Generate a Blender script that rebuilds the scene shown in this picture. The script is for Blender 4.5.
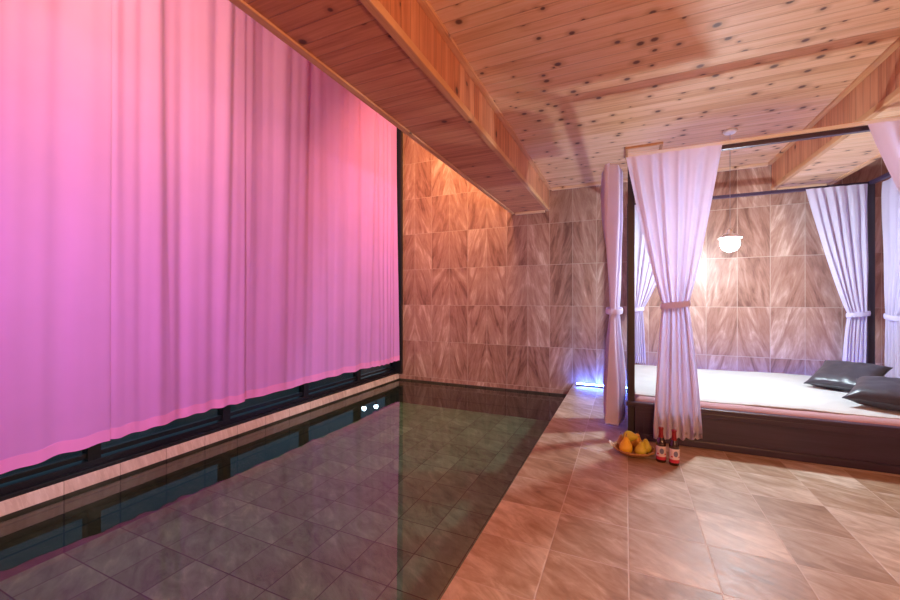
import bpy, bmesh, math, random
from mathutils import Vector, Matrix, noise as mnoise
for o in list(bpy.data.objects):
    bpy.data.objects.remove(o, do_unlink=True)
S = bpy.context.scene
COL = S.collection
PI = math.pi
rnd = random.Random(7)

# ------------------------------------------------------------------ camera
cd = bpy.data.cameras.new('camera')
cam = bpy.data.objects.new('camera', cd)
COL.objects.link(cam)
cam.location = (0, 0, 1.2)
cam.rotation_euler = (math.radians(90), 0, math.radians(24.3))
cd.sensor_width = 36.0
cd.lens = 388.0 / 900.0 * 36.0
cd.clip_start = 0.02
S.camera = cam

# ------------------------------------------------------------------ world (night outside) and exposure
W = bpy.data.worlds.new('night')
S.world = W
W.use_nodes = True
W.node_tree.nodes['Background'].inputs[0].default_value = (0.07, 0.17, 0.26, 1)
W.node_tree.nodes['Background'].inputs[1].default_value = 1.3
S.view_settings.view_transform = 'Standard'
S.view_settings.look = 'None'
S.view_settings.gamma = 1.0
S.view_settings.use_curve_mapping = False
S.view_settings.exposure = -0.08

# ------------------------------------------------------------------ room lights
def area(name, loc, target, size, power, color, sy=None, spread=None):
    l = bpy.data.lights.new(name, 'AREA')
    l.energy = power
    l.color = color
    l.shape = 'RECTANGLE'
    l.size = size
    l.size_y = sy or size
    if spread: l.spread = spread
    o = bpy.data.objects.new(name, l)
    COL.objects.link(o)
    o.location = loc
    d = Vector(target) - Vector(loc)
    o.rotation_euler = d.to_track_quat('-Z', 'Y').to_euler()
    return o

def point(name, loc, power, color, r=0.05):
    l = bpy.data.lights.new(name, 'POINT')
    l.energy = power
    l.color = color
    l.shadow_soft_size = r
    o = bpy.data.objects.new(name, l)
    COL.objects.link(o)
    o.location = loc
    return o

# warm lamps hung in the tall bay above the pool, hidden by the timber soffit
area('bay_lamp_far', (-1.75, 4.6, 4.2), (-2.8, 5.8, 2.9), 0.5, 72, (1.0, 0.50, 0.22), 1.6, math.radians(130))
area('bay_lamp_near', (-1.75, 0.8, 4.3), (-3.6, 2.0, 3.3), 0.4, 74, (1.0, 0.76, 0.36), 2.2, math.radians(120))
# warm fill added behind the camera: one up at the boards, one soft glow
area('ceiling_fill', (1.5, -0.8, 1.6), (0.2, 1.6, 2.84), 0.35, 84, (1.0, 0.50, 0.24))
point('room_fill', (1.7, -1.2, 1.95), 38, (1.0, 0.54, 0.29), 0.16)
# violet light added without a fixture to tint the foot of the drapes
area('violet_fill', (-1.25, -0.3, 2.30), (-3.6, 2.7, 0.6), 0.2, 17, (0.66, 0.40, 1.0), 0.2, math.radians(90))

# ------------------------------------------------------------------ node helpers
class NB:
    def __init__(self, name):
        self.m = bpy.data.materials.new(name)
        self.m.use_nodes = True
        self.t = self.m.node_tree
        self.t.nodes.clear()
        self.out = self.t.nodes.new('ShaderNodeOutputMaterial')
    def n(self, typ, **kw):
        nd = self.t.nodes.new(typ)
        for k, v in kw.items(): setattr(nd, k, v)
        return nd
    def l(self, a, b):
        self.t.links.new(a, b)
    def val(self, sock, v):
        if isinstance(v, bpy.types.NodeSocket): self.l(v, sock)
        else: sock.default_value = v
    def math(self, op, a, b=None, c=None, clamp=False):
        nd = self.n('ShaderNodeMath', operation=op, use_clamp=clamp)
        self.val(nd.inputs[0], a)
        if b is not None: self.val(nd.inputs[1], b)
        if c is not None: self.val(nd.inputs[2], c)
        return nd.outputs[0]
    def xyz(self, kind='Object'):
        tc = self.n('ShaderNodeTexCoord')
        sp = self.n('ShaderNodeSeparateXYZ')
        self.l(tc.outputs[kind], sp.inputs[0])
        return sp.outputs
    def comb(self, x=0.0, y=0.0, z=0.0):
        c = self.n('ShaderNodeCombineXYZ')
        for i, v in enumerate((x, y, z)): self.val(c.inputs[i], v)
        return c.outputs[0]
    def noise(self, vec, scale=1.0, detail=3.0, rough=0.55, dist=0.0):
        nd = self.n('ShaderNodeTexNoise')
        self.l(vec, nd.inputs['Vector'])
        nd.inputs['Scale'].default_value = scale
        nd.inputs['Detail'].default_value = detail
        nd.inputs['Roughness'].default_value = rough
        nd.inputs['Distortion'].default_value = dist
        return nd.outputs[0]
    def white(self, vec):
        nd = self.n('ShaderNodeTexWhiteNoise', noise_dimensions='3D')
        self.l(vec, nd.inputs['Vector'])
        return nd.outputs['Value'], nd.outputs['Color']
    def ramp(self, fac, stops, interp='LINEAR'):
        nd = self.n('ShaderNodeValToRGB')
        nd.color_ramp.interpolation = interp
        el = nd.color_ramp.elements
        while len(el) < len(stops): el.new(0.5)
        for e, (p, c) in zip(el, stops):
            e.position = p
            e.color = (*c, 1) if len(c) == 3 else c
        self.val(nd.inputs[0], fac)
        return nd.outputs[0]
    def mix(self, fac, a, b, blend='MIX'):
        nd = self.n('ShaderNodeMix', data_type='RGBA', blend_type=blend)
        self.val(nd.inputs[0], fac)
        for s, v in ((nd.inputs[6], a), (nd.inputs[7], b)):
            if isinstance(v, bpy.types.NodeSocket): self.l(v, s)
            else: s.default_value = (*v, 1)
        return nd.outputs[2]
    def bump(self, h, strength=0.3, dist=0.01):
        nd = self.n('ShaderNodeBump')
        nd.inputs['Strength'].default_value = strength
        nd.inputs['Distance'].default_value = dist
        self.l(h, nd.inputs['Height'])
        return nd.outputs[0]
    def principled(self, color, rough=0.5, normal=None, **kw):
        p = self.n('ShaderNodeBsdfPrincipled')
        s = p.inputs['Base Color']
        if isinstance(color, bpy.types.NodeSocket): self.l(color, s)
        else: s.default_value = (*color, 1)
        self.val(p.inputs['Roughness'], rough)
        if normal is not None: self.l(normal, p.inputs['Normal'])
        for k, v in kw.items(): p.inputs[k].default_value = v
        self.l(p.outputs[0], self.out.inputs[0])
        return p

def plain(name, color, rough=0.5, var=0.06, scale=30.0, bump=0.05, **kw):
    b = NB(name)
    tc = b.n('ShaderNodeTexCoord')
    nz = b.noise(tc.outputs['Object'], scale, 4)
    c = b.mix(nz, tuple(max(0, x * (1 - var)) for x in color), tuple(min(1, x * (1 + var)) for x in color))
    b.principled(c, rough, b.bump(nz, bump, 0.003), **kw)
    return b.m

def planks(name, along, across, width, cols, knot=0.5, groove=0.05, rough=0.58, kd=1.0, off=0.0):
    """pine boards: along / across are axis letters of the world position"""
    b = NB(name)
    ax = dict(zip('XYZ', b.xyz()))
    u = ax[along]
    v = b.math('ADD', ax[across], 50.0 + off)
    vs = b.math('DIVIDE', v, width)
    pid = b.math('FLOOR', vs)
    fr = b.math('FRACT', vs)
    r1, rc = b.white(b.comb(pid, 3.1, 0.7))
    shift = b.math('MULTIPLY', r1, 37.0)
    uu = b.math('ADD', u, shift)
    g1 = b.noise(b.comb(b.math('MULTIPLY', uu, 1.1), b.math('MULTIPLY', v, 16.0), shift), 1.0, 5, 0.6, 0.6)
    g2 = b.noise(b.comb(b.math('MULTIPLY', uu, 3.0), b.math('MULTIPLY', v, 80.0), shift), 1.0, 3, 0.6)
    gg = b.math('MULTIPLY_ADD', g2, 0.35, b.math('MULTIPLY', g1, 0.65))
    gg = b.math('ADD', gg, b.math('MULTIPLY', b.math('SUBTRACT', r1, 0.5), 0.15))
    c = b.ramp(gg, [(0.28, cols[0]), (0.5, cols[1]), (0.72, cols[2])])
    # knots, one possible per cell
    vo = b.n('ShaderNodeTexVoronoi', voronoi_dimensions='2D', feature='F1')
    b.l(b.comb(b.math('MULTIPLY', uu, 3.4 * kd), b.math('MULTIPLY', v, 3.6 * kd), 0.0), vo.inputs['Vector'])
    vo.inputs['Scale'].default_value = 1.0
    sp = b.n('ShaderNodeSeparateColor')
    b.l(vo.outputs['Color'], sp.inputs[0])
    has = b.math('LESS_THAN', sp.outputs[0], knot)
    size = b.math('MULTIPLY_ADD', sp.outputs[1], 0.075, 0.04)
    kn = b.n('ShaderNodeMapRange', interpolation_type='SMOOTHSTEP')
    b.l(b.math('DIVIDE', vo.outputs['Distance'], size), kn.inputs['Value'])
    kn.inputs[1].default_value = 0.55; kn.inputs[2].default_value = 1.25
    kn.inputs[3].default_value = 1.0; kn.inputs[4].default_value = 0.0
    kf = b.math('MULTIPLY', kn.outputs[0], has)
    halo = b.n('ShaderNodeMapRange', interpolation_type='SMOOTHSTEP')
    b.l(b.math('DIVIDE', vo.outputs['Distance'], size), halo.inputs['Value'])
    halo.inputs[1].default_value = 1.0; halo.inputs[2].default_value = 3.2
    halo.inputs[3].default_value = 0.5; halo.inputs[4].default_value = 0.0
    c = b.mix(b.math('MULTIPLY', halo.outputs[0], has), c, tuple(x * 0.8 for x in cols[0]))
    c = b.mix(b.math('MULTIPLY', kf, 0.9), c, (0.085, 0.024, 0.012))
    edge = b.math('MINIMUM', fr, b.math('SUBTRACT', 1.0, fr))
    gm = b.n('ShaderNodeMapRange', interpolation_type='SMOOTHSTEP')
    b.l(edge, gm.inputs['Value'])
    gm.inputs[1].default_value = 0.0; gm.inputs[2].default_value = groove
    gm.inputs[3].default_value = 1.0; gm.inputs[4].default_value = 0.0
    c = b.mix(b.math('MULTIPLY', gm.outputs[0], 0.45), c, tuple(x * 0.45 for x in cols[0]))
    h = b.math('MULTIPLY_ADD', gg, 0.06, b.math('SUBTRACT', 1.0, gm.outputs[0]))
    b.principled(c, rough, b.bump(h, 0.55, 0.006))
    return b.m

def tiles(name, ua, va, tu, tv, ou, ov, stops, grout, gw=0.003, rough=0.35, vein='diag', mirror=True,
          vmul=1.0, bumps=0.25, tilevar=0.3, tint=None):
    b = NB(name)
    ax = dict(zip('XYZ', b.xyz()))
    us = b.math('DIVIDE', b.math('SUBTRACT', ax[ua], ou), tu)
    vs = b.math('DIVIDE', b.math('SUBTRACT', ax[va], ov), tv)
    iu, iv = b.math('FLOOR', us), b.math('FLOOR', vs)
    fu, fv = b.math('FRACT', us), b.math('FRACT', vs)
    rv, rc = b.white(b.comb(iu, iv, 0.37))
    sp = b.n('ShaderNodeSeparateColor'); b.l(rc, sp.inputs[0])
    lu = b.math('MULTIPLY', b.math('SUBTRACT', fu, 0.5), tu)
    lv = b.math('MULTIPLY', b.math('SUBTRACT', fv, 0.5), tv)
    if mirror:
        par = b.math('MODULO', b.math('ADD', iu, 1000.0), 2.0)
        sgn = b.math('MULTIPLY_ADD', par, 2.0, -1.0)
        lu = b.math('MULTIPLY', lu, sgn)
        seed = b.math('FLOOR', b.math('DIVIDE', b.math('ADD', iu, 1000.0), 2.0))
        sv, sc = b.white(b.comb(seed, iv, 0.9))
        zz = b.math('MULTIPLY', sv, 60.0)
    else:
        zz = b.math('MULTIPLY', rv, 60.0)
    if vein == 'diag':       # fanning streaks, steep
        p = b.math('MULTIPLY_ADD', lv, 0.26, lu)
        q = b.math('MULTIPLY_ADD', lu, -0.26, lv)
        vec = b.comb(b.math('MULTIPLY', p, 9.5 * vmul), b.math('MULTIPLY', q, 1.7 * vmul), zz)
        vec2 = b.comb(b.math('MULTIPLY', p, 60.0), b.math('MULTIPLY', q, 9.0), zz)
    elif vein == 'rip':
        p = b.math('MULTIPLY_ADD', lu, 0.55, lv)
        q = b.math('MULTIPLY_ADD', lv, -0.55, lu)
        vec = b.comb(b.math('MULTIPLY', p, 9.0 * vmul), b.math('MULTIPLY', q, 3.2 * vmul), zz)
        vec2 = b.comb(b.math('MULTIPLY', p, 34.0), b.math('MULTIPLY', q, 13.0), zz)
    n1 = b.noise(vec, 1.0, 4, 0.6, 0.9)
    n2 = b.noise(vec2, 1.0, 4, 0.65, 0.5)
    f = b.math('MULTIPLY_ADD', n2, 0.24, b.math('MULTIPLY', n1, 0.76))
    f = b.math('ADD', f, b.math('MULTIPLY', b.math('SUBTRACT', rv, 0.5), tilevar))
    c = b.ramp(f, stops)
    if tint:
        c = b.mix(b.math('MULTIPLY', sp.outputs[2], 0.55), c, tint, 'MULTIPLY')
    eu = b.math('MULTIPLY', b.math('MINIMUM', fu, b.math('SUBTRACT', 1.0, fu)), tu)
    ev = b.math('MULTIPLY', b.math('MINIMUM', fv, b.math('SUBTRACT', 1.0, fv)), tv)
    e = b.math('MINIMUM', eu, ev)
    gm = b.n('ShaderNodeMapRange', interpolation_type='SMOOTHSTEP')
    b.l(e, gm.inputs['Value'])
    gm.inputs[1].default_value = gw * 0.5; gm.inputs[2].default_value = gw * 1.3
    gm.inputs[3].default_value = 1.0; gm.inputs[4].default_value = 0.0
    c = b.mix(gm.outputs[0], c, grout)
    h = b.math('MULTIPLY_ADD', f, 0.5, b.math('MULTIPLY', gm.outputs[0], -0.6))
    rr = b.math('MULTIPLY_ADD', n2, 0.22, rough - 0.1)
    b.principled(c, rr, b.bump(h, bumps, 0.006))
    return b.m

def cloth(name, color, trans=0.3, rough=0.85, weave=600.0):
    b = NB(name)
    tc = b.n('ShaderNodeTexCoord')
    nz = b.noise(tc.outputs['Object'], 3.0, 3)
    nf = b.noise(tc.outputs['Object'], weave, 1)
    c = b.mix(nz, tuple(x * 0.94 for x in color), tuple(min(1, x * 1.05) for x in color))
    p = b.n('ShaderNodeBsdfPrincipled')
    b.l(c, p.inputs['Base Color'])
    p.inputs['Roughness'].default_value = rough
    p.inputs['Sheen Weight'].default_value = 0.15
    b.l(b.bump(nf, 0.08, 0.001), p.inputs['Normal'])
    t = b.n('ShaderNodeBsdfTranslucent')
    b.l(c, t.inputs['Color'])
    mx = b.n('ShaderNodeMixShader')
    mx.inputs[0].default_value = trans
    b.l(p.outputs[0], mx.inputs[1]); b.l(t.outputs[0], mx.inputs[2])
    b.l(mx.outputs[0], b.out.inputs[0])
    return b.m

def see_through(name, tint, ior, rough=0.0, wave=None, refl=(1, 1, 1)):
    b = NB(name)
    tr = b.n('ShaderNodeBsdfTransparent'); tr.inputs[0].default_value = (*tint, 1)
    gl = b.n('ShaderNodeBsdfGlossy'); gl.inputs['Roughness'].default_value = rough
    gl.inputs['Color'].default_value = (*refl, 1)
    fr = b.n('ShaderNodeFresnel')
    geo = b.n('ShaderNodeNewGeometry')
    b.l(b.math('MULTIPLY_ADD', geo.outputs['Backfacing'], 1.0 / ior - ior, ior), fr.inputs[0])
    if wave:
        tc = b.n('ShaderNodeTexCoord')
        mp = b.n('ShaderNodeMapping'); mp.inputs['Scale'].default_value = (1.0, 0.7, 1.0)
        b.l(tc.outputs['Object'], mp.inputs[0])
        nz = b.noise(mp.outputs[0], 2.4, 2, 0.5)
        nr = b.bump(nz, wave, 0.01)
        b.l(nr, gl.inputs['Normal']); b.l(nr, fr.inputs['Normal'])
    mx = b.n('ShaderNodeMixShader')
    b.l(fr.outputs[0], mx.inputs[0])
    b.l(tr.outputs[0], mx.inputs[1]); b.l(gl.outputs[0], mx.inputs[2])
    b.l(mx.outputs[0], b.out.inputs[0])
    return b.m

def glow(name, color, strength):
    b = NB(name)
    e = b.n('ShaderNodeEmission')
    e.inputs[0].default_value = (*color, 1)
    e.inputs[1].default_value = strength
    b.l(e.outputs[0], b.out.inputs[0])
    return b.m

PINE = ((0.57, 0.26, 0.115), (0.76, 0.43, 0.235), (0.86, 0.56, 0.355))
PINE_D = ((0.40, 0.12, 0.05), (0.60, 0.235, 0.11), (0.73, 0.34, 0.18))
M = {}
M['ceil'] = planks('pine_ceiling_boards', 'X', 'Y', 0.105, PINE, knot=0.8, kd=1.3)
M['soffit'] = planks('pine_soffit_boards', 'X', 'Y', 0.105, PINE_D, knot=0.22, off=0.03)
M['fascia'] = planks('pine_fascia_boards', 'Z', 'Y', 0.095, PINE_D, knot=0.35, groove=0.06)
M['trimwood'] = planks('pine_trim', 'Y', 'X', 0.5, ((0.5, 0.21, 0.08), (0.66, 0.33, 0.15), (0.78, 0.45, 0.24)), knot=0.35, groove=0.0)
M['trimx'] = planks('pine_trim_across', 'X', 'Z', 0.5, ((0.5, 0.24, 0.12), (0.7, 0.42, 0.25), (0.8, 0.55, 0.36)), knot=0.3, groove=0.0)
M['walltile'] = tiles('stone_wall_tiles', 'X', 'Z', 0.325, 0.608, -0.365, 0.505,
    [(0.31, (0.17, 0.074, 0.052)), (0.44, (0.32, 0.160, 0.118)), (0.56, (0.42, 0.242, 0.185)), (0.69, (0.62, 0.44, 0.36))],
    (0.50, 0.38, 0.31), gw=0.003, rough=0.38, vein='diag', tilevar=0.14)
M['plain_wall'] = plain('plaster_wall', (0.62, 0.50, 0.42), 0.8)
M['floortile'] = tiles('slate_floor_tiles', 'X', 'Y', 0.347, 0.352, 0.015, 2.25,
    [(0.25, (0.24, 0.14, 0.075)), (0.42, (0.39, 0.265, 0.165)), (0.54, (0.49, 0.375, 0.265)), (0.72, (0.72, 0.62, 0.50))],
    (0.58, 0.45, 0.35), gw=0.003, rough=0.44, vein='rip', mirror=False, tilevar=0.2, bumps=0.35, tint=(1.0, 0.86, 0.76))
M['pooltile'] = tiles('pool_floor_tiles', 'X', 'Y', 0.332, 0.335, -0.02, 0.03,
    [(0.28, (0.042, 0.075, 0.046)), (0.45, (0.105, 0.185, 0.115)), (0.60, (0.165, 0.275, 0.18)), (0.76, (0.31, 0.41, 0.29))],
    (0.022, 0.024, 0.018), gw=0.004, rough=0.4, vein='rip', mirror=False, tilevar=0.15)
M['poolwall_y'] = tiles('pool_side_tiles', 'Y', 'Z', 0.335, 0.2, 0.03, -0.24,
    [(0.25, (0.018, 0.015, 0.010)), (0.5, (0.038, 0.032, 0.020)), (0.75, (0.07, 0.06, 0.038))],
    (0.008, 0.007, 0.006), gw=0.006, rough=0.4, vein='rip', mirror=False, tilevar=0.15)
M['poolwall_x'] = tiles('pool_end_tiles', 'X', 'Z', 0.332, 0.2, -0.02, -0.24,
    [(0.25, (0.030, 0.022, 0.014)), (0.5, (0.055, 0.042, 0.027)), (0.75, (0.09, 0.07, 0.045))],
    (0.012, 0.01, 0.008), gw=0.006, rough=0.4, vein='rip', mirror=False, tilevar=0.15)
M['curb'] = tiles('travertine_curb', 'Y', 'Z', 0.335, 1.0, 0.03, -0.5,
    [(0.25, (0.50, 0.35, 0.29)), (0.5, (0.70, 0.53, 0.45)), (0.75, (0.84, 0.70, 0.62))],
    (0.45, 0.32, 0.25), gw=0.003, rough=0.25, vein='diag', mirror=False, tilevar=0.2)
M['water'] = see_through('pool_water', (0.84, 0.92, 0.84), 1.48, 0.0, 0.012)
M['pane'] = see_through('window_glass', (0.75, 0.80, 0.82), 1.5)
M['blackmetal'] = plain('black_aluminium', (0.012, 0.011, 0.014), 0.35)
M['drape'] = cloth('lilac_drape', (0.74, 0.31, 0.83), 0.18)
M['hem'] = cloth('lilac_drape_hem', (0.92, 0.32, 0.80), 0.10)
M['sheer'] = cloth('white_canopy_cotton', (0.85, 0.79, 0.92), 0.55)
M['tie'] = cloth('white_tieback', (0.85, 0.79, 0.92), 0.5)
M['darkwood'] = planks('espresso_wood', 'X', 'Z', 0.6, ((0.026, 0.014, 0.036), (0.040, 0.022, 0.054), (0.056, 0.032, 0.072)), knot=0.0, groove=0.0, rough=0.38)
M['postwood'] = planks('espresso_post', 'Z', 'X', 0.6, ((0.014, 0.009, 0.015), (0.022, 0.014, 0.022), (0.034, 0.021, 0.034)), knot=0.0, groove=0.0, rough=0.4)
M['mauve'] = cloth('mauve_mattress', (0.50, 0.30, 0.33), 0.0)
M['sheet'] = cloth('white_sheet', (0.62, 0.615, 0.60), 0.05)
M['leather'] = plain('black_leather', (0.050, 0.045, 0.058), 0.36, 0.2, 90.0, 0.25)
M['wicker'] = plain('wicker', (0.42, 0.20, 0.075), 0.6, 0.4, 120.0, 0.6)
M['led'] = glow('blue_led', (0.06, 0.18, 1.0), 260.0)
M['ledcase'] = plain('led_casing', (0.05, 0.05, 0.06), 0.4)
M['bulb'] = glow('white_globe', (0.74, 0.90, 1.0), 720.0)
M['whiteplastic'] = plain('white_plastic', (0.80, 0.78, 0.76), 0.4)
M['cord'] = plain('pale_cord', (0.30, 0.26, 0.26), 0.5)

# ------------------------------------------------------------------ mesh helpers
def link(name, bm, mat, parent=None, smooth=False, fix=True):
    if fix: bmesh.ops.recalc_face_normals(bm, faces=bm.faces)
    for e in bm.edges:
        if e.is_boundary: e.smooth = False
    me = bpy.data.meshes.new(name)
    bm.to_mesh(me); bm.free()
    for m in (mat if isinstance(mat, (list, tuple)) else [mat]): me.materials.append(m)
    if smooth:
        for p in me.polygons: p.use_smooth = True
    o = bpy.data.objects.new(name, me)
    COL.objects.link(o)
    if parent is not None: o.parent = parent
    return o

def box(bm, x0, x1, y0, y1, z0, z1, bev=0.0, mi=0):
    vs = [bm.verts.new(p) for p in ((x0, y0, z0), (x1, y0, z0), (x1, y1, z0), (x0, y1, z0),
                                    (x0, y0, z1), (x1, y0, z1), (x1, y1, z1), (x0, y1, z1))]
    fs = [bm.faces.new([vs[i] for i in q]) for q in ((3, 2, 1, 0), (4, 5, 6, 7), (0, 1, 5, 4), (1, 2, 6, 5), (2, 3, 7, 6), (3, 0, 4, 7))]
    for f in fs: f.material_index = mi
    if bev:
        es = list({e for f in fs for e in f.edges})
        bmesh.ops.bevel(bm, geom=es, offset=bev, segments=2, profile=0.6, affect='EDGES')

def boxobj(name, dims, mat, parent=None, bev=0.0):
    bm = bmesh.new()
    box(bm, *dims, bev)
    return link(name, bm, mat, parent)

def lathe(bm, prof, n=24, mtx=None, mi=0):
    rings = []
    for r, z in prof:
        if r < 1e-5: rings.append([bm.verts.new((0, 0, z))])
        else: rings.append([bm.verts.new((r * math.cos(2 * PI * k / n), r * math.sin(2 * PI * k / n), z)) for k in range(n)])
    for a, c in zip(rings, rings[1:]):
        for k in range(n):
            k2 = (k + 1) % n
            if len(a) == 1 and len(c) == 1: continue
            if len(a) == 1: f = bm.faces.new((a[0], c[k], c[k2]))
            elif len(c) == 1: f = bm.faces.new((a[k2], a[k], c[0]))
            else: f = bm.faces.new((a[k2], a[k], c[k], c[k2]))
            f.material_index = mi
    if mtx is not None:
        bmesh.ops.transform(bm, matrix=mtx, verts=[v for r in rings for v in r])

def tube(bm, pts, r, n=10, closed=False):
    pts = [Vector(p) for p in pts]
    N = len(pts); rings = []
    up = Vector((0, 0, 1))
    for i, p in enumerate(pts):
        if closed: d = pts[(i + 1) % N] - pts[i - 1]
        else: d = pts[min(i + 1, N - 1)] - pts[max(i - 1, 0)]
        d.normalize()
        a = d.cross(up)
        if a.length < 1e-3: a = d.cross(Vector((0, 1, 0)))
        a.normalize(); c = d.cross(a)
        rr = r[i] if isinstance(r, (list, tuple)) else r
        rings.append([bm.verts.new(p + (a * math.cos(2 * PI * k / n) + c * math.sin(2 * PI * k / n)) * rr) for k in range(n)])
    rng = range(N) if closed else range(N - 1)
    for i in rng:
        A, B = rings[i], rings[(i + 1) % N]
        for k in range(n): bm.faces.new((A[k], A[(k + 1) % n], B[(k + 1) % n], B[k]))
    if not closed:
        bm.faces.new(rings[0]); bm.faces.new(rings[-1])

def struct(o, label=None, cat=None):
    o['kind'] = 'structure'
    if label: o['label'] = label
    if cat: o['category'] = cat
    return o

def tag(o, label, cat, group=None, kind=None):
    o['label'] = label; o['category'] = cat
    if group: o['group'] = group
    if kind: o['kind'] = kind
    return o

def thing(name, loc, label, cat, group=None):
    o = bpy.data.objects.new(name, None)
    o.empty_display_size = 0.1
    COL.objects.link(o)
    o.location = loc
    return tag(o, label, cat, group)

# ------------------------------------------------------------------ room shell
XL, XR, XP = -3.60, 3.60, -0.675      # pool left face, right wall, pool right edge
YB, YF, YP = -1.60, 5.82, -1.00       # wall behind the camera, far wall, near end of the pool
ZC, ZB, ZH, ZW, ZP = 2.84, 2.525, 4.75, -0.19, -0.58
BX0, BX1 = -1.575, -1.03              # soffit over the pool edge
RX0, RX1 = 1.60, 2.14                 # soffit over the bed

bm = bmesh.new()
box(bm, XP, XR, YB, YF, -0.12, 0)
box(bm, XL, XP, YB, YP, -0.12, 0)
struct(link('floor', bm, M['floortile']), 'beige and rust slate tiled floor beside the pool', 'floor')
struct(boxobj('wall_far', (-3.9, XR + 0.1, YF, YF + 0.15, -0.6, ZH + 0.1), M['walltile']), 'far wall of brown veined stone tiles', 'wall')
struct(boxobj('wall_right', (XR, XR + 0.1, YB - 0.1, YF, -0.2, ZC + 0.1), M['plain_wall']), 'plain plaster side wall past the bed', 'wall')
struct(boxobj('wall_near', (-3.9, XR, YB - 0.1, YB, -0.2, ZH + 0.1), M['plain_wall']), 'plain plaster wall facing the far tiles', 'wall')
struct(boxobj('ceiling', (BX0 + 0.25, XR, YB, YF, ZC, ZC + 0.1), M['ceil']), 'knotty pine board ceiling over the bed', 'ceiling')
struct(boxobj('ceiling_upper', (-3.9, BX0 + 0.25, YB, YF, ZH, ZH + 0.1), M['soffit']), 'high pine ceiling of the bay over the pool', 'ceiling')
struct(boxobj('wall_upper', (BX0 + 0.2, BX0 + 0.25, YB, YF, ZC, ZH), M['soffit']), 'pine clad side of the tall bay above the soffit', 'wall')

# boxed soffits
def soffit(x0, x1, label, under):
    bm = bmesh.new()
    box(bm, x0, x1, YB, YF, ZB, ZC)
    for f in bm.faces:
        f.normal_update()
        if abs(f.normal.x) > 0.5: f.material_index = 1
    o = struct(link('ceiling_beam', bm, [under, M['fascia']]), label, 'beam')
    for xx in (x0, x1):
        bm = bmesh.new()
        s = -1 if xx == x0 else 1
        box(bm, min(xx - s * 0.035, xx + s * 0.012), max(xx - s * 0.035, xx + s * 0.012), YB, YF, ZB - 0.012, ZB + 0.035, 0.006)
        link('corner_trim', bm, M['trimwood'], o)
    return o
b1 = soffit(BX0, BX1, 'pine clad boxed beam running above the pool edge', M['soffit'])  # darker boards put the shade of this underside into the colour
b2 = soffit(RX0, RX1, 'pine clad boxed beam running above the canopy bed', M['ceil'])  # paler boards paint in the lamp light on this underside
# trims where the ceiling meets soffits and the far wall
struct(boxobj('trim_1', (BX1, BX1 + 0.045, YB, YF, ZC - 0.02, ZC), M['trimwood'], None, 0.005), 'pine trim between ceiling and beam above the pool', 'trim')
struct(boxobj('trim_2', (RX0 - 0.045, RX0, YB, YF, ZC - 0.02, ZC), M['trimwood'], None, 0.005), 'pine trim between ceiling and beam above the bed', 'trim')
struct(boxobj('trim_3', (BX1 + 0.045, RX0 - 0.045, YF - 0.05, YF, ZC - 0.035, ZC), M['trimx'], None, 0.006), 'pale pine trim where ceiling meets far tiles', 'trim')
struct(boxobj('trim_4', (RX0 + 0.05, RX1 - 0.05, YF - 0.05, YF, ZB - 0.03, ZB), M['trimx'], None, 0.006), 'pale pine trim under the beam above the bed', 'trim')
struct(boxobj('trim_5', (BX0 + 0.05, BX1 - 0.05, YF - 0.05, YF, ZB - 0.03, ZB), M['trimx'], None, 0.006), 'pale pine trim under the beam above the pool', 'trim')

# pool
bm = bmesh.new()
box(bm, XL - 0.12, XP + 0.12, YP - 0.12, YF, ZP - 0.1, ZP)
pool = struct(link('pool_basin', bm, M['pooltile']), 'sunken pool lined with dark tiles', 'pool')
boxobj('side_wall', (XL - 0.12, XL, YP, YF, ZP, -0.172), M['poolwall_y'], pool)
boxobj('side_wall', (XP, XP + 0.12, YP, YF, ZP, -0.12), M['poolwall_y'], pool)
boxobj('end_wall', (XL, XP, YF - 0.02, YF, ZP, -0.166), M['poolwall_x'], pool)
boxobj('end_wall', (XL, XP, YP - 0.12, YP, ZP, -0.12), M['poolwall_x'], pool)
struct(boxobj('pool_curb', (XL - 0.16, XL + 0.002, YB, YF, -0.172, -0.078), M['curb'], None, 0.006), 'pinkish travertine curb under the window', 'curb')
bm = bmesh.new()
nx, ny = 24, 56
gv = [[bm.verts.new((XL + 0.003 + (XP - XL - 0.005) * i / nx, YP + (YF - 0.021 - YP) * j / ny, ZW)) for i in range(nx + 1)] for j in range(ny + 1)]
for j in range(ny):
    for i in range(nx): bm.faces.new((gv[j][i], gv[j][i + 1], gv[j + 1][i + 1], gv[j + 1][i]))
tag(link('pool_water', bm, M['water'], None, True, False), 'still dark green pool water mirroring the pink drapes', 'water', kind='stuff')

# window wall
WX = XL - 0.06
win = struct(boxobj('window_1', (WX - 0.09, WX, YB, YF, -0.075, -0.01), M['blackmetal'], None, 0.004), 'black framed window wall behind the pink drapes', 'window')
boxobj('frame_rail', (WX - 0.08, WX - 0.02, YB, YF, 0.008, 0.045), M['blackmetal'], win, 0.004)
boxobj('frame_rail', (WX - 0.09, WX, YB, YF, ZH - 0.08, ZH), M['blackmetal'], win, 0.004)
boxobj('sill_step', (WX - 0.06, XL - 0.006, YB, YF - 0.06, -0.078, -0.05), M['blackmetal'], win, 0.004)
boxobj('jamb', (WX - 0.09, XL + 0.072, YF - 0.062, YF, -0.078, ZH), M['blackmetal'], win, 0.004)
for k in range(-2, 5):
    y = 1.57 + 1.07 * k
    boxobj('mullion', (WX - 0.09, WX + 0.0, y - 0.04, y + 0.04, -0.01, ZH - 0.08), M['blackmetal'], win, 0.004)
    y1 = y + 1.07 - 0.04 if k < 4 else YF - 0.07
    boxobj('pane', (WX - 0.055, WX - 0.045, y + 0.04, y1, 0.045, ZH - 0.08), M['pane'], win)

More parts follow.
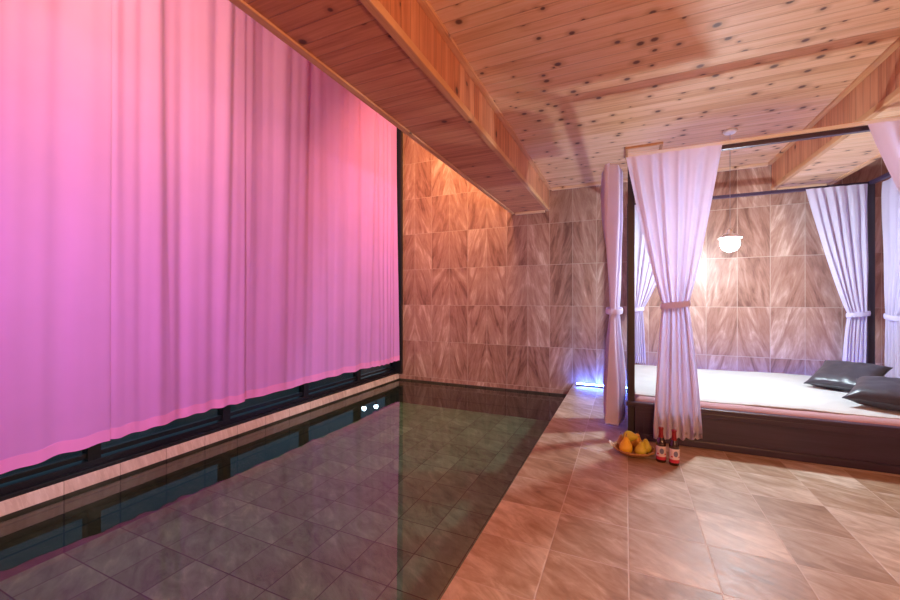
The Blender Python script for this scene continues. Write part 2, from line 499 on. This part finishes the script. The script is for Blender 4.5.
# ------------------------------------------------------------------ window drapes
bm = bmesh.new(); tube(bm, [(XL + 0.05, YB, 4.617), (XL + 0.05, YF - 0.02, 4.617)], 0.016, 10)
tag(link('curtain_rail', bm, M['blackmetal']), 'long dark rail carrying the pink window drapes', 'rail')

def drape(y0, y1, z_near, z_far, seed, label, waves):
    r = random.Random(seed)
    ph = [r.uniform(0, 6.28) for _ in range(5)]
    ny = int((y1 - y0) * 90)
    zt = 4.60
    levels = [zt, zt - 0.06] + [4.4 - 4.2 * i / 26 for i in range(1, 24)]
    def px(y, z):
        s = (zt - z) / 4.5
        t = (y - y0) / (y1 - y0)
        u = t * waves
        yy = y * (1 + 0.02 * s) + seed * 13.7
        f1 = mnoise.noise(Vector((yy * waves * 0.62, z * 0.10, seed)))
        f2 = mnoise.noise(Vector((yy * waves * 1.7, z * 0.16, seed + 50)))
        f3 = mnoise.noise(Vector((y * 1.5, z * 0.8, seed + 90)))
        f1 = math.copysign(abs(f1) ** 0.8, f1)
        w = math.sin(2 * PI * u + ph[0] + 1.8 * math.sin(2 * PI * t * 0.8 + ph[1]) + 0.4 * s)
        e = math.exp(-((1 - t) / 0.05) ** 2) * 1.2 - 0.9 * math.exp(-(t / 0.05) ** 2)
        return XL + 0.05 + (1.75 - 0.85 * s) * (0.052 * f1 + 0.017 * f2 + 0.006 * w) + 0.010 * f3 * (1 - abs(e) * 0.6) + 0.016 * e
    def grid(zs_of_y, rows):
        bm = bmesh.new()
        g = []
        for k in range(rows + 1):
            g.append([])
            for j in range(ny + 1):
                y = y0 + (y1 - y0) * j / ny
                z = zs_of_y(y, k / rows)
                yy = y
                g[-1].append(bm.verts.new((px(y, z), yy, z)))
        for k in range(rows):
            for j in range(ny): bm.faces.new((g[k][j], g[k][j + 1], g[k + 1][j + 1], g[k + 1][j]))
        return bm
    def bot(y):
        t = (y - y0) / (y1 - y0)
        return z_near + (z_far - z_near) * t + 0.006 * math.sin(2 * PI * t * waves + ph[0]) + 0.008 * math.sin(5 * t + ph[1])
    hem = 0.085
    o = link('window_curtain', grid(lambda y, f: zt + (bot(y) + hem - zt) * f, 30), M['drape'], None, True)
    h = link('hem', grid(lambda y, f: bot(y) + hem * (1 - f) + 0.002, 3), M['hem'], o, True)
    for q, th in ((o, 0.002), (h, 0.006)):
        md = q.modifiers.new('thickness', 'SOLIDIFY'); md.thickness = th; md.offset = 0
    tag(o, label, 'curtain', 'pink drapes along the window')
    h['label'] = 'brighter pink stitched hem'
P = 1.13
drape(0.46 - P, 0.475, 0.10, 0.10, 11, 'pink window drape panel farthest from the tiled wall', 5)
drape(0.462, 1.61, 0.075, 0.135, 12, 'pink window drape with the lowest hem, first from the left edge', 5)
drape(1.593, 2.74, 0.150, 0.160, 13, 'wide pink window drape, second panel from the left edge', 7)
drape(2.724, 4.995, 0.180, 0.168, 14, 'widest pink window drape, second panel from the tiled wall', 6)
drape(4.984, 5.715, 0.162, 0.150, 16, 'narrow pink window drape next to the tiled wall', 6)

# ------------------------------------------------------------------ canopy bed
BXL, BXR, BYF, BYB, ZR = 0.02, 2.37, 3.72, 5.55, 2.44
PW = 0.055
bed = thing('canopy_bed', ((BXL + BXR) / 2, (BYF + BYB) / 2, 0), 'dark wooden four poster canopy bed against the tiled wall', 'bed')
def bedpart(name, dims, mat, bev=0.004):
    o = boxobj(name, dims, mat, None, bev)
    o.parent = bed
    o.matrix_parent_inverse = Matrix.Translation(bed.location).inverted()
    return o
for x in (BXL, BXR - PW):
    for y in (BYF, BYB - PW):
        bedpart('post', (x, x + PW, y, y + PW, 0, ZR), M['postwood'])
for y in (BYF, BYB - PW):
    bedpart('canopy_rail', (BXL + PW, BXR - PW, y + 0.006, y + PW - 0.006, ZR - 0.035, ZR), M['darkwood'])
for x in (BXL, BXR - PW):
    bedpart('canopy_rail', (x + 0.006, x + PW - 0.006, BYF + PW, BYB - PW, ZR - 0.035, ZR), M['darkwood'])
tr = bedpart('curtain_track', (BXL, BXR, BYF - 0.004, BYF + 0.03, ZR, ZR + 0.028), M['whiteplastic'])
tr['label'] = 'white curtain track on the front rail'
# base: framed front panel, sides, back
bm = bmesh.new()
f0, f1 = BYF - 0.02, BYF + 0.02
box(bm, BXL + PW, BXR - PW, f0 + 0.012, f1, 0.0, 0.30)
box(bm, BXL - 0.01, BXR + 0.01, f0 - 0.012, f1 + 0.03, 0.285, 0.322, 0.006)
box(bm, BXL + PW, BXR - PW, f0 - 0.004, f1, 0.245, 0.285, 0.004)
box(bm, BXL + PW, BXR - PW, f0 - 0.004, f1, 0.0, 0.055, 0.005)
box(bm, BXL + PW, BXL + PW + 0.07, f0 - 0.002, f1, 0.055, 0.245, 0.003)
box(bm, BXR - PW - 0.07, BXR - PW, f0 - 0.002, f1, 0.055, 0.245, 0.003)
o = link('front_panel', bm, M['darkwood']); o.parent = bed
o.matrix_parent_inverse = Matrix.Translation(bed.location).inverted()
for x in (BXL + 0.008, BXR - 0.042):
    bedpart('side_panel', (x, x + 0.034, BYF + PW, BYB - PW, 0.0, 0.32), M['darkwood'])
bedpart('back_panel', (BXL + PW, BXR - PW, BYB - 0.045, BYB - 0.01, 0.0, 0.32), M['darkwood'])
bedpart('slat_deck', (BXL + 0.045, BXR - 0.045, BYF + 0.06, BYB - 0.05, 0.22, 0.245), M['darkwood'])

# mattress and sheet
def softbox(name, x0, x1, y0, y1, z0, z1, nx, ny, fn, mat, rr=0.03):
    bm = bmesh.new()
    top = [[None] * (nx + 1) for _ in range(ny + 1)]
    for j in range(ny + 1):
        for i in range(nx + 1):
            x = x0 + (x1 - x0) * i / nx; y = y0 + (y1 - y0) * j / ny
            e = min(x - x0, x1 - x, y - y0, y1 - y)
            d = 0.0
            if e < rr: d = rr - math.sqrt(max(0, rr * rr - (rr - e) ** 2))
            top[j][i] = bm.verts.new((x, y, z1 - d + fn(x, y)))
    for j in range(ny):
        for i in range(nx): bm.faces.new((top[j][i], top[j][i + 1], top[j + 1][i + 1], top[j + 1][i]))
    ring = [top[0][i] for i in range(nx + 1)] + [top[j][nx] for j in range(1, ny + 1)] + \
           [top[ny][i] for i in range(nx - 1, -1, -1)] + [top[j][0] for j in range(ny - 1, 0, -1)]
    low = [bm.verts.new((v.co.x, v.co.y, z0)) for v in ring]
    n = len(ring)
    for k in range(n): bm.faces.new((ring[k], low[k], low[(k + 1) % n], ring[(k + 1) % n]))
    bm.faces.new(low)
    return link(name, bm, mat, None, True)
def sheetfn(x, y):
    w = 0.006 * mnoise.noise(Vector((x * 2.0, y * 5.0, 1.0)))
    w += 0.007 * (1 - abs(mnoise.noise(Vector((x * 1.4 + y * 1.8, y * 2.6 - x * 0.9, 7.0))))) ** 6
    return w
mat_o = softbox('mattress', BXL + 0.06, BXR - 0.06, BYF + 0.022, BYB - 0.06, 0.246, 0.352, 60, 40,
                lambda x, y: 0.004 * mnoise.noise(Vector((x * 6, y * 3, 0))), M['mauve'], 0.03)
tag(mat_o, 'thick mauve mattress in the canopy bed under the white sheet', 'mattress')
bm = bmesh.new()
nx, ny = 150, 90
x0, x1, y0, y1 = BXL + 0.062, BXR - 0.062, BYF + 0.026, BYB - 0.062
g = []
for j in range(ny + 1):
    g.append([])
    for i in range(nx + 1):
        x = x0 + (x1 - x0) * i / nx
        edge = 0.012 * mnoise.noise(Vector((x * 7, 0, 3))) + 0.008 * mnoise.noise(Vector((x * 22, 1, 3)))
        yf = y0 + 0.075 + edge
        y = yf + (y1 - yf) * j / ny
        z = 0.362 + sheetfn(x, y)
        e = (y - yf)
        if e < 0.05: z -= 0.012 * ((0.05 - e) / 0.05) ** 2
        g[-1].append(bm.verts.new((x, y, z)))
for j in range(ny):
    for i in range(nx): bm.faces.new((g[j][i], g[j][i + 1], g[j + 1][i + 1], g[j + 1][i]))
sh = link('bed_sheet', bm, M['sheet'], None, True, False)
md = sh.modifiers.new('thickness', 'SOLIDIFY'); md.thickness = 0.009; md.offset = 1
tag(sh, 'rumpled white sheet spread over the mattress', 'sheet')

# cushions
def cushion(loc, rot, sx, sy, t, label, seed):
    bm = bmesh.new()
    n = 28
    for side in (1, -1):
        g = []
        for j in range(n + 1):
            g.append([])
            for i in range(n + 1):
                u = -1 + 2 * i / n; v = -1 + 2 * j / n
                pin = 1 - 0.10 * (1 - (u * u)) * abs(v) ** 4
                pin2 = 1 - 0.10 * (1 - (v * v)) * abs(u) ** 4
                x = u * sx / 2 * pin2; y = v * sy / 2 * pin
                b = max(0.0, (1 - u ** 4) * (1 - v ** 4)) ** 0.55
                wr = 0.010 * mnoise.noise(Vector((u * 3.0, v * 3.0, seed))) + 0.006 * math.sin(18 * (u + 0.3 * v)) * abs(v) ** 3
                z = side * (t / 2 * b + wr * b)
                g[-1].append(bm.verts.new((x, y, z)))
        for j in range(n):
            for i in range(n): bm.faces.new((g[j][i], g[j][i + 1], g[j + 1][i + 1], g[j + 1][i]))
    bmesh.ops.remove_doubles(bm, verts=bm.verts, dist=0.0008)
    o = link('cushion', bm, M['leather'], None, True)
    o.rotation_mode = 'XYZ'; o.rotation_euler = rot
    mt = o.rotation_euler.to_matrix()
    o.location = (loc[0], loc[1], 0.384 - min((mt @ v.co).z for v in o.data.vertices))
    # piping round the seam
    bm = bmesh.new()
    pts = []
    for k in range(4 * n):
        q, f = divmod(k, n); f = f / n
        u, v = [(-1 + 2 * f, -1), (1, -1 + 2 * f), (1 - 2 * f, 1), (-1, 1 - 2 * f)][q]
        pin = 1 - 0.10 * (1 - (u * u)) * abs(v) ** 4
        pin2 = 1 - 0.10 * (1 - (v * v)) * abs(u) ** 4
        pts.append((u * sx / 2 * pin2, v * sy / 2 * pin, 0))
    tube(bm, pts, 0.004, 6, True)
    link('piping', bm, M['leather'], o, True)
    return tag(o, label, 'cushion', 'black leather cushions on the bed')
cushion((1.86, 4.76, 0), (math.radians(24), 0, math.radians(-40)), 0.46, 0.46, 0.13, 'black leather cushion lying nearer the corner post of the bed', 3)
cushion((1.88, 4.04, 0), (math.radians(15), 0, math.radians(-33)), 0.54, 0.42, 0.16, 'black leather cushion nearer the front edge of the bed, cut by the frame', 8)

# ------------------------------------------------------------------ bed curtains
def smooth(t): return t * t * (3 - 2 * t)
def bed_curtain(axis, normal, base, top, tie, bottom, ztop, ztie, zbot, label, seed, n_pleat=7, depth=0.03, lift=0.0, tie_depth=0.05, head=0.35):
    """axis/normal unit vectors; top/tie/bottom = (start, end) along axis from base"""
    A, N = Vector(axis), Vector(normal)
    B0 = Vector(base)
    r = random.Random(seed)
    ph = r.uniform(0, 6.28); ph2 = r.uniform(0, 6.28)
    nu, nv = 96, 64
    def env(z):
        if z >= ztie:
            s = (z - ztie) / (ztop - ztie)
            k = s ** 0.85
            a = [tie[i] + (top[i] - tie[i]) * k for i in (0, 1)]
            amp = tie_depth * 0.7 + (depth - tie_depth * 0.7) * min(1, s * 1.6)
        else:
            s = (ztie - z) / (ztie - zbot)
            k = min(1.0, s / 0.9) ** 0.7
            a = [tie[i] + (bottom[i] - tie[i]) * k for i in (0, 1)]
            amp = tie_depth * 0.7 + (depth * 1.2 - tie_depth * 0.7) * min(1, s * 1.5)
        return a, amp
    bm = bmesh.new()
    g = []
    for k in range(nv + 1):
        z0 = ztop + (zbot - ztop) * k / nv
        (a0, a1), amp = env(z0)
        sdown = (ztop - z0) / (ztop - zbot)
        g.append([])
        for i in range(nu + 1):
            t = i / nu
            w = math.sin(2 * PI * n_pleat * t + ph + 0.8 * math.sin(2 * PI * t + ph2) + 0.6 * sdown)
            w += 0.35 * math.sin(2 * PI * n_pleat * 1.7 * t + ph2 + 1.2 * sdown)
            w *= 0.75 + 0.5 * mnoise.noise(Vector((t * 3.0, z0 * 0.7, seed + 5)))
            nz = mnoise.noise(Vector((t * 5, z0 * 1.6, seed)))
            z = z0
            if k == nv or k == nv - 1: z = z0 + lift * t + 0.012 * math.sin(2 * PI * n_pleat * t + ph)
            hdr = min(1.0, sdown * 12 + head)
            p = B0 + A * (a0 + (a1 - a0) * t + 0.004 * nz) + N * (amp * hdr * 0.7 * w + 0.012 * nz)
            g[-1].append(bm.verts.new((p.x, p.y, z)))
    for k in range(nv):
        for i in range(nu): bm.faces.new((g[k][i], g[k][i + 1], g[k + 1][i + 1], g[k + 1][i]))
    o = link('bed_curtain', bm, M['sheer'], None, True)
    md = o.modifiers.new('thickness', 'SOLIDIFY'); md.thickness = 0.0025; md.offset = 0
    # tieback: flat band round the gathered cloth, with a knot and two tails
    bm = bmesh.new()
    mid = (tie[0] + tie[1]) / 2; hw = abs(tie[1] - tie[0]) / 2 + 0.012; dd = tie_depth * 0.75 + 0.016
    n = 40; rows = 4; ring = []
    for q in range(rows + 1):
        zz = ztie - 0.024 + 0.048 * q / rows
        bul = 0.004 * math.sin(PI * q / rows)
        ring.append([])
        for k in range(n):
            a = 2 * PI * k / n
            p = B0 + A * (mid + (hw + bul) * math.cos(a)) + N * ((dd + bul) * math.sin(a))
            ring[-1].append(bm.verts.new((p.x, p.y, zz + 0.012 * math.cos(a))))
    for q in range(rows):
        for k in range(n): bm.faces.new((ring[q][k], ring[q][(k + 1) % n], ring[q + 1][(k + 1) % n], ring[q + 1][k]))
    tb = link('tieback', bm, M['tie'], o, True)
    md = tb.modifiers.new('thickness', 'SOLIDIFY'); md.thickness = 0.005; md.offset = 1
    return tag(o, label, 'curtain', 'white curtains tied to the canopy bed')

yfr = BYF - 0.085
bed_curtain((1, 0, 0), (0, -1, 0), (0, yfr, 0), (0.005, 0.69), (0.285, 0.46), (0.215, 0.555), 2.415, 1.16, 0.045,
            'white bed curtain tied in the middle, standing behind the two bottles', 21, 6, 0.034, 0.05, 0.05)
bed_curtain((0, 1, 0), (-1, 0, 0), (BXL - 0.115, 0, 0), (3.80, 4.55), (3.90, 4.14), (3.86, 4.24), 2.44, 1.10, 0.05,
            'white bed curtain on the side nearest the pool, behind the fruit basket', 22, 6, 0.105, 0.0, 0.070, 0.8)
bed_curtain((1, 0, 0), (0, -1, 0), (0, BYB - 0.085, 0), (0.09, 0.72), (0.10, 0.20), (0.10, 0.235), 2.41, 1.08, 0.40,
            'white bed curtain by the rear post nearest the pool, glowing from the lamp', 23, 6, 0.025, 0.0, 0.03)
bed_curtain((1, 0, 0), (0, -1, 0), (0, BYB - 0.085, 0), (1.80, 2.30), (2.15, 2.30), (2.10, 2.29), 2.41, 1.05, 0.40,
            'white bed curtain on the rear rail, hanging behind the black cushions', 24, 6, 0.025, 0.0, 0.035)
bed_curtain((0, 1, 0), (-1, 0, 0), (BXR + 0.035, 0, 0), (4.60, 5.44), (5.17, 5.37), (5.06, 5.37), 2.41, 1.03, 0.12,
            'white bed curtain on the far side rail, right of the rear post', 25, 6, 0.025, 0.0, 0.035)
bed_curtain((1, 0, 0), (0, -1, 0), (0, yfr, 0), (1.53, 2.36), (2.02, 2.20), (1.96, 2.26), 2.415, 1.10, 0.07,
            'white bed curtain at the right end of the front rail, cut by the frame', 26, 6, 0.034, 0.0, 0.05)

# ------------------------------------------------------------------ pendant lamp over the bed
LX, LY, LZ = 0.924, 4.534, 1.746
lamp = thing('pendant_lamp', (LX, LY, ZC), 'glowing white globe lamp hanging on a thin cord over the bed', 'lamp')
bm = bmesh.new(); lathe(bm, [(0, 0), (0.055, 0), (0.06, -0.012), (0.045, -0.03), (0.012, -0.036), (0, -0.036)], 28)
link('ceiling_rose', bm, M['whiteplastic'], lamp, True)
bm = bmesh.new(); tube(bm, [(0, 0, -0.03), (0, 0, LZ - ZC + 0.13)], 0.0022, 8)
link('cord', bm, M['cord'], lamp, True)
bm = bmesh.new(); lathe(bm, [(0, 0.14), (0.014, 0.14), (0.022, 0.125), (0.026, 0.098), (0.06, 0.082), (0.098, 0.052), (0.094, 0.050), (0.06, 0.076), (0, 0.084)], 28, Matrix.Translation((0, 0, LZ - ZC)))
link('socket_shield', bm, M['whiteplastic'], lamp, True)  # cap widened over the globe to keep its light off the ceiling
bm = bmesh.new(); lathe(bm, [(0.078 * math.sin(PI * k / 14), 0.078 * math.cos(PI * k / 14)) for k in range(15)], 28, Matrix.Translation((0, 0, LZ - ZC)))
link('globe', bm, M['bulb'], lamp, True)

# ------------------------------------------------------------------ blue LED strip along the wall foot
led = thing('led_strip', (0.85, YF - 0.115, 0.0), 'blue light strip glowing along the foot of the tiled wall', 'light strip')
bm = bmesh.new(); box(bm, -1.48, 1.60, -0.025, 0.025, 0.0, 0.02, 0.003); link('casing', bm, M['ledcase'], led)
bm = bmesh.new(); tube(bm, [(-1.47, 0.0, 0.028), (1.59, 0.0, 0.028)], 0.008, 8); link('tube', bm, M['led'], led, True)

# ------------------------------------------------------------------ ceiling hatch
hat = thing('ceiling_hatch', (0.18, 4.74, ZC), 'small square pine framed hatch in the board ceiling', 'hatch')
bm = bmesh.new(); box(bm, -0.16, 0.16, -0.15, 0.15, -0.006, 0.0); link('panel', bm, M['ceil'], hat)
bm = bmesh.new()
w = 0.028
box(bm, -0.18, 0.18, -0.17, -0.17 + w, -0.022, 0, 0.003); box(bm, -0.18, 0.18, 0.17 - w, 0.17, -0.022, 0, 0.003)
box(bm, -0.18, -0.18 + w, -0.17 + w, 0.17 - w, -0.022, 0, 0.003); box(bm, 0.18 - w, 0.18, -0.17 + w, 0.17 - w, -0.022, 0, 0.003)
link('frame', bm, plain('hatch_frame_pine', (0.55, 0.25, 0.09), 0.45, 0.2, 18), hat)

# ------------------------------------------------------------------ fruit basket
BK = Vector((0.060, 3.345, 0))
bask = thing('fruit_basket', BK, 'shallow round wicker basket of yellow pears on the tiles by the bed', 'basket')
bm = bmesh.new()
prof = [(0, 0.006), (0.062, 0.004), (0.075, 0.0), (0.083, 0.006)]
for k in range(1, 8):
    a = k / 7
    prof.append((0.083 + 0.062 * a ** 0.8 + 0.0025 * (k % 2), 0.006 + 0.036 * a))
prof += [(0.150, 0.046), (0.146, 0.052), (0.139, 0.048)]
for k in range(6, 0, -1):
    a = k / 7
    prof.append((0.076 + 0.060 * a ** 0.8, 0.012 + 0.034 * a))
prof += [(0, 0.012)]
lathe(bm, prof, 40)
for v in bm.verts:
    a = math.atan2(v.co.y, v.co.x); rr = math.hypot(v.co.x, v.co.y)
    if rr > 0.08:
        s = 1 + 0.012 * math.sin(20 * a + (PI if int(v.co.z * 140) % 2 else 0))
        v.co.x *= s; v.co.y *= s
link('bowl', bm, M['wicker'], bask, True)
bm = bmesh.new()
pts = []
for k in range(61):
    a = 2 * PI * k / 60
    pts.append((0.147 * math.cos(a), 0.147 * math.sin(a), 0.050 + 0.003 * math.sin(16 * a)))
tube(bm, pts[:-1], 0.006, 8, True)
link('rim', bm, M['wicker'], bask, True)
bm = bmesh.new()
tube(bm, [(-0.142, 0.02, 0.046), (-0.16, 0.018, 0.062), (-0.172, 0.008, 0.076), (-0.174, -0.008, 0.075), (-0.163, -0.02, 0.060), (-0.143, -0.024, 0.046)], 0.006, 8)
hd = link('handle', bm, M['whiteplastic'], bask, True); hd['label'] = 'pale loop handle'

def pear_mat(name, c0, c1):
    b = NB(name)
    tc = b.n('ShaderNodeTexCoord')
    nz = b.noise(tc.outputs['Object'], 22, 3)
    sp = b.noise(tc.outputs['Object'], 260, 1)
    c = b.mix(nz, c0, c1)
    c = b.mix(b.math('MULTIPLY', b.math('GREATER_THAN', sp, 0.66), 0.5), c, (0.25, 0.12, 0.03))
    b.principled(c, 0.38)
    return b.m
PM = {'yellow': pear_mat('yellow_pear_skin', (0.80, 0.42, 0.02), (0.88, 0.58, 0.05)),
      'green': pear_mat('green_pear_skin', (0.50, 0.43, 0.03), (0.72, 0.60, 0.06)),
      'brown': pear_mat('russet_pear_skin', (0.38, 0.15, 0.03), (0.58, 0.30, 0.05)),
      'orange': pear_mat('orange_pear_skin', (0.62, 0.26, 0.03), (0.72, 0.42, 0.06))}
STEM = plain('pear_stem', (0.12, 0.06, 0.03), 0.7)
PP = [(0, -0.040), (0.012, -0.042), (0.026, -0.036), (0.037, -0.022), (0.041, -0.004), (0.038, 0.014), (0.029, 0.030),
      (0.020, 0.045), (0.015, 0.057), (0.010, 0.064), (0.003, 0.066), (0, 0.064)]
def pear(off, tilt, yaw, sc, mat, label):
    bm = bmesh.new(); lathe(bm, PP, 24)
    for v in bm.verts: v.co.x += 0.006 * max(0, v.co.z) / 0.06 * 1.0
    o = link('pear', bm, PM[mat], None, True)
    bm = bmesh.new(); tube(bm, [(0.006, 0, 0.062), (0.008, 0.001, 0.074), (0.013, 0.002, 0.084)], [0.002, 0.0018, 0.0024], 7)
    link('stem', bm, STEM, o, True)
    o.location = BK + Vector(off)
    o.rotation_euler = (math.radians(tilt), 0, math.radians(yaw))
    o.scale = (sc, sc, sc)
    tag(o, label, 'pear', 'pears in the wicker basket')
def ringpos(a, r, z): return (r * math.cos(math.radians(a)), r * math.sin(math.radians(a)), z)
pear(ringpos(228, 0.084, 0.066), -10, 20, 1.18, 'yellow', 'large yellow pear at the front left of the basket')
pear(ringpos(304, 0.084, 0.061), -6, -25, 1.02, 'green', 'yellow green pear standing at the front middle of the basket')
pear(ringpos(12, 0.090, 0.060), 8, 160, 0.94, 'green', 'small green yellow pear at the right rim of the basket')
pear(ringpos(78, 0.085, 0.064), -8, -70, 1.12, 'orange', 'orange brown pear leaning at the back of the basket')
pear(ringpos(152, 0.090, 0.061), -6, 110, 0.98, 'brown', 'russet brown pear at the left rim of the basket')
pear((-0.030, 0.020, 0.128), 80, 60, 1.0, 'green', 'greenish pear lying on its side on top of the others')

# ------------------------------------------------------------------ beer bottles
def amber():
    b = NB('amber_glass')
    b.principled((0.035, 0.008, 0.006), 0.08, None, **{'Coat Weight': 0.6, 'Specular IOR Level': 0.6})
    return b.m
AMB = amber()
FOIL = plain('red_foil', (0.26, 0.012, 0.018), 0.3, 0.1, 60, 0.1, Metallic=0.3)
PAPER = plain('white_label_paper', (0.72, 0.58, 0.62), 0.6)
REDP = plain('red_label_paper', (0.50, 0.03, 0.07), 0.55)
BLUEP = plain('blue_grey_label_print', (0.16, 0.16, 0.28), 0.55)
def bottle(loc, yaw, label):
    t = thing('beer_bottle', loc, label, 'bottle', 'beer bottles in front of the bed')
    t.rotation_euler = (0, 0, yaw)
    R = 0.034
    bm = bmesh.new()
    lathe(bm, [(0, 0.006), (0.022, 0.004), (R - 0.004, 0), (R, 0.006), (R, 0.135), (R - 0.002, 0.148), (0.027, 0.165), (0.018, 0.182),
               (0.0145, 0.20), (0.0135, 0.238), (0.0150, 0.240), (0.0150, 0.248), (0.012, 0.250), (0, 0.250)], 32)
    link('glass_body', bm, AMB, t, True)
    bm = bmesh.new()
    lathe(bm, [(0.0196, 0.181), (0.0158, 0.200), (0.0147, 0.236), (0.0160, 0.239)], 28)
    o = link('neck_foil', bm, FOIL, t, True); o['label'] = 'red foil neck wrap'
    bm = bmesh.new()
    pr = [(0.0158, 0.240), (0.0172, 0.242), (0.0168, 0.2525), (0.013, 0.256), (0, 0.2565)]
    lathe(bm, pr, 21)
    link('crown_cap', bm, FOIL, t, True)
    # wrap label: white field, red foot band, small blue grey emblem
    def patch(a0, a1, z0, z1, r, name, mat, par, shape=None):
        bm = bmesh.new(); n, m = 28, 8; g = []
        for j in range(m + 1):
            z = z0 + (z1 - z0) * j / m; g.append([])
            for i in range(n + 1):
                s = -1 + 2 * i / n
                k = 1.0
                if shape: k = math.sqrt(max(0.02, 1 - (2 * j / m - 1) ** 2))
                a = (a0 + a1) / 2 + (a1 - a0) / 2 * s * k
                g[-1].append(bm.verts.new((r * math.cos(a), r * math.sin(a), z)))
        for j in range(m):
            for i in range(n): bm.faces.new((g[j][i], g[j][i + 1], g[j + 1][i + 1], g[j + 1][i]))
        q = link(name, bm, mat, par, True)
        md = q.modifiers.new('thickness', 'SOLIDIFY'); md.thickness = 0.0004; md.offset = 1
        return q
    f = -PI / 2
    lb = patch(f - 1.35, f + 1.35, 0.045, 0.122, R + 0.0004, 'paper_label', PAPER, t)
    lb['label'] = 'white paper label'
    patch(f - 1.35, f + 1.35, 0.022, 0.046, R + 0.0005, 'red_band', REDP, t)
    patch(f - 0.42, f + 0.42, 0.066, 0.108, R + 0.0009, 'emblem', BLUEP, lb, True)
    patch(f - 0.95, f - 0.55, 0.060, 0.070, R + 0.0009, 'stripe', REDP, lb)
    patch(f + 0.55, f + 0.95, 0.060, 0.070, R + 0.0009, 'stripe', REDP, lb)
    return t
bottle((0.243, 3.275, 0), math.radians(4), 'red topped brown beer bottle next to the fruit basket')
bottle((0.325, 3.252, 0), math.radians(14), 'red topped brown beer bottle farther from the fruit basket')

# ------------------------------------------------------------------ outside the window, seen mirrored in the water
struct(boxobj('ground_outside', (-16, -3.92, -4, 18, -0.5, -0.4), plain('dark_ground', (0.05, 0.07, 0.06), 0.9)), 'dark ground outside the window', 'ground')
GL = glow('garden_globe', (0.75, 0.92, 1.0), 30.0)
def garden_lamp(x, y, z, label):
    t = thing('garden_lamp', (x, y, -0.4), label, 'garden lamp', 'garden lamps outside the window')
    bm = bmesh.new(); lathe(bm, [(0, 0), (0.08, 0), (0.08, 0.02), (0.025, 0.04), (0.022, z + 0.4 - 0.12), (0.05, z + 0.4 - 0.07), (0, z + 0.4 - 0.07)], 16)
    link('post', bm, M['blackmetal'], t, True)
    bm = bmesh.new(); lathe(bm, [(0.07 * math.sin(PI * k / 10), z + 0.4 + 0.07 * math.cos(PI * k / 10)) for k in range(11)], 20)
    link('globe', bm, GL, t, True)
garden_lamp(-7.0, 9.36, 1.61, 'white garden lamp mirrored in the pool, nearer the camera of the two')
garden_lamp(-7.0, 9.96, 1.70, 'white garden lamp mirrored in the pool, nearer the tiled wall of the two')
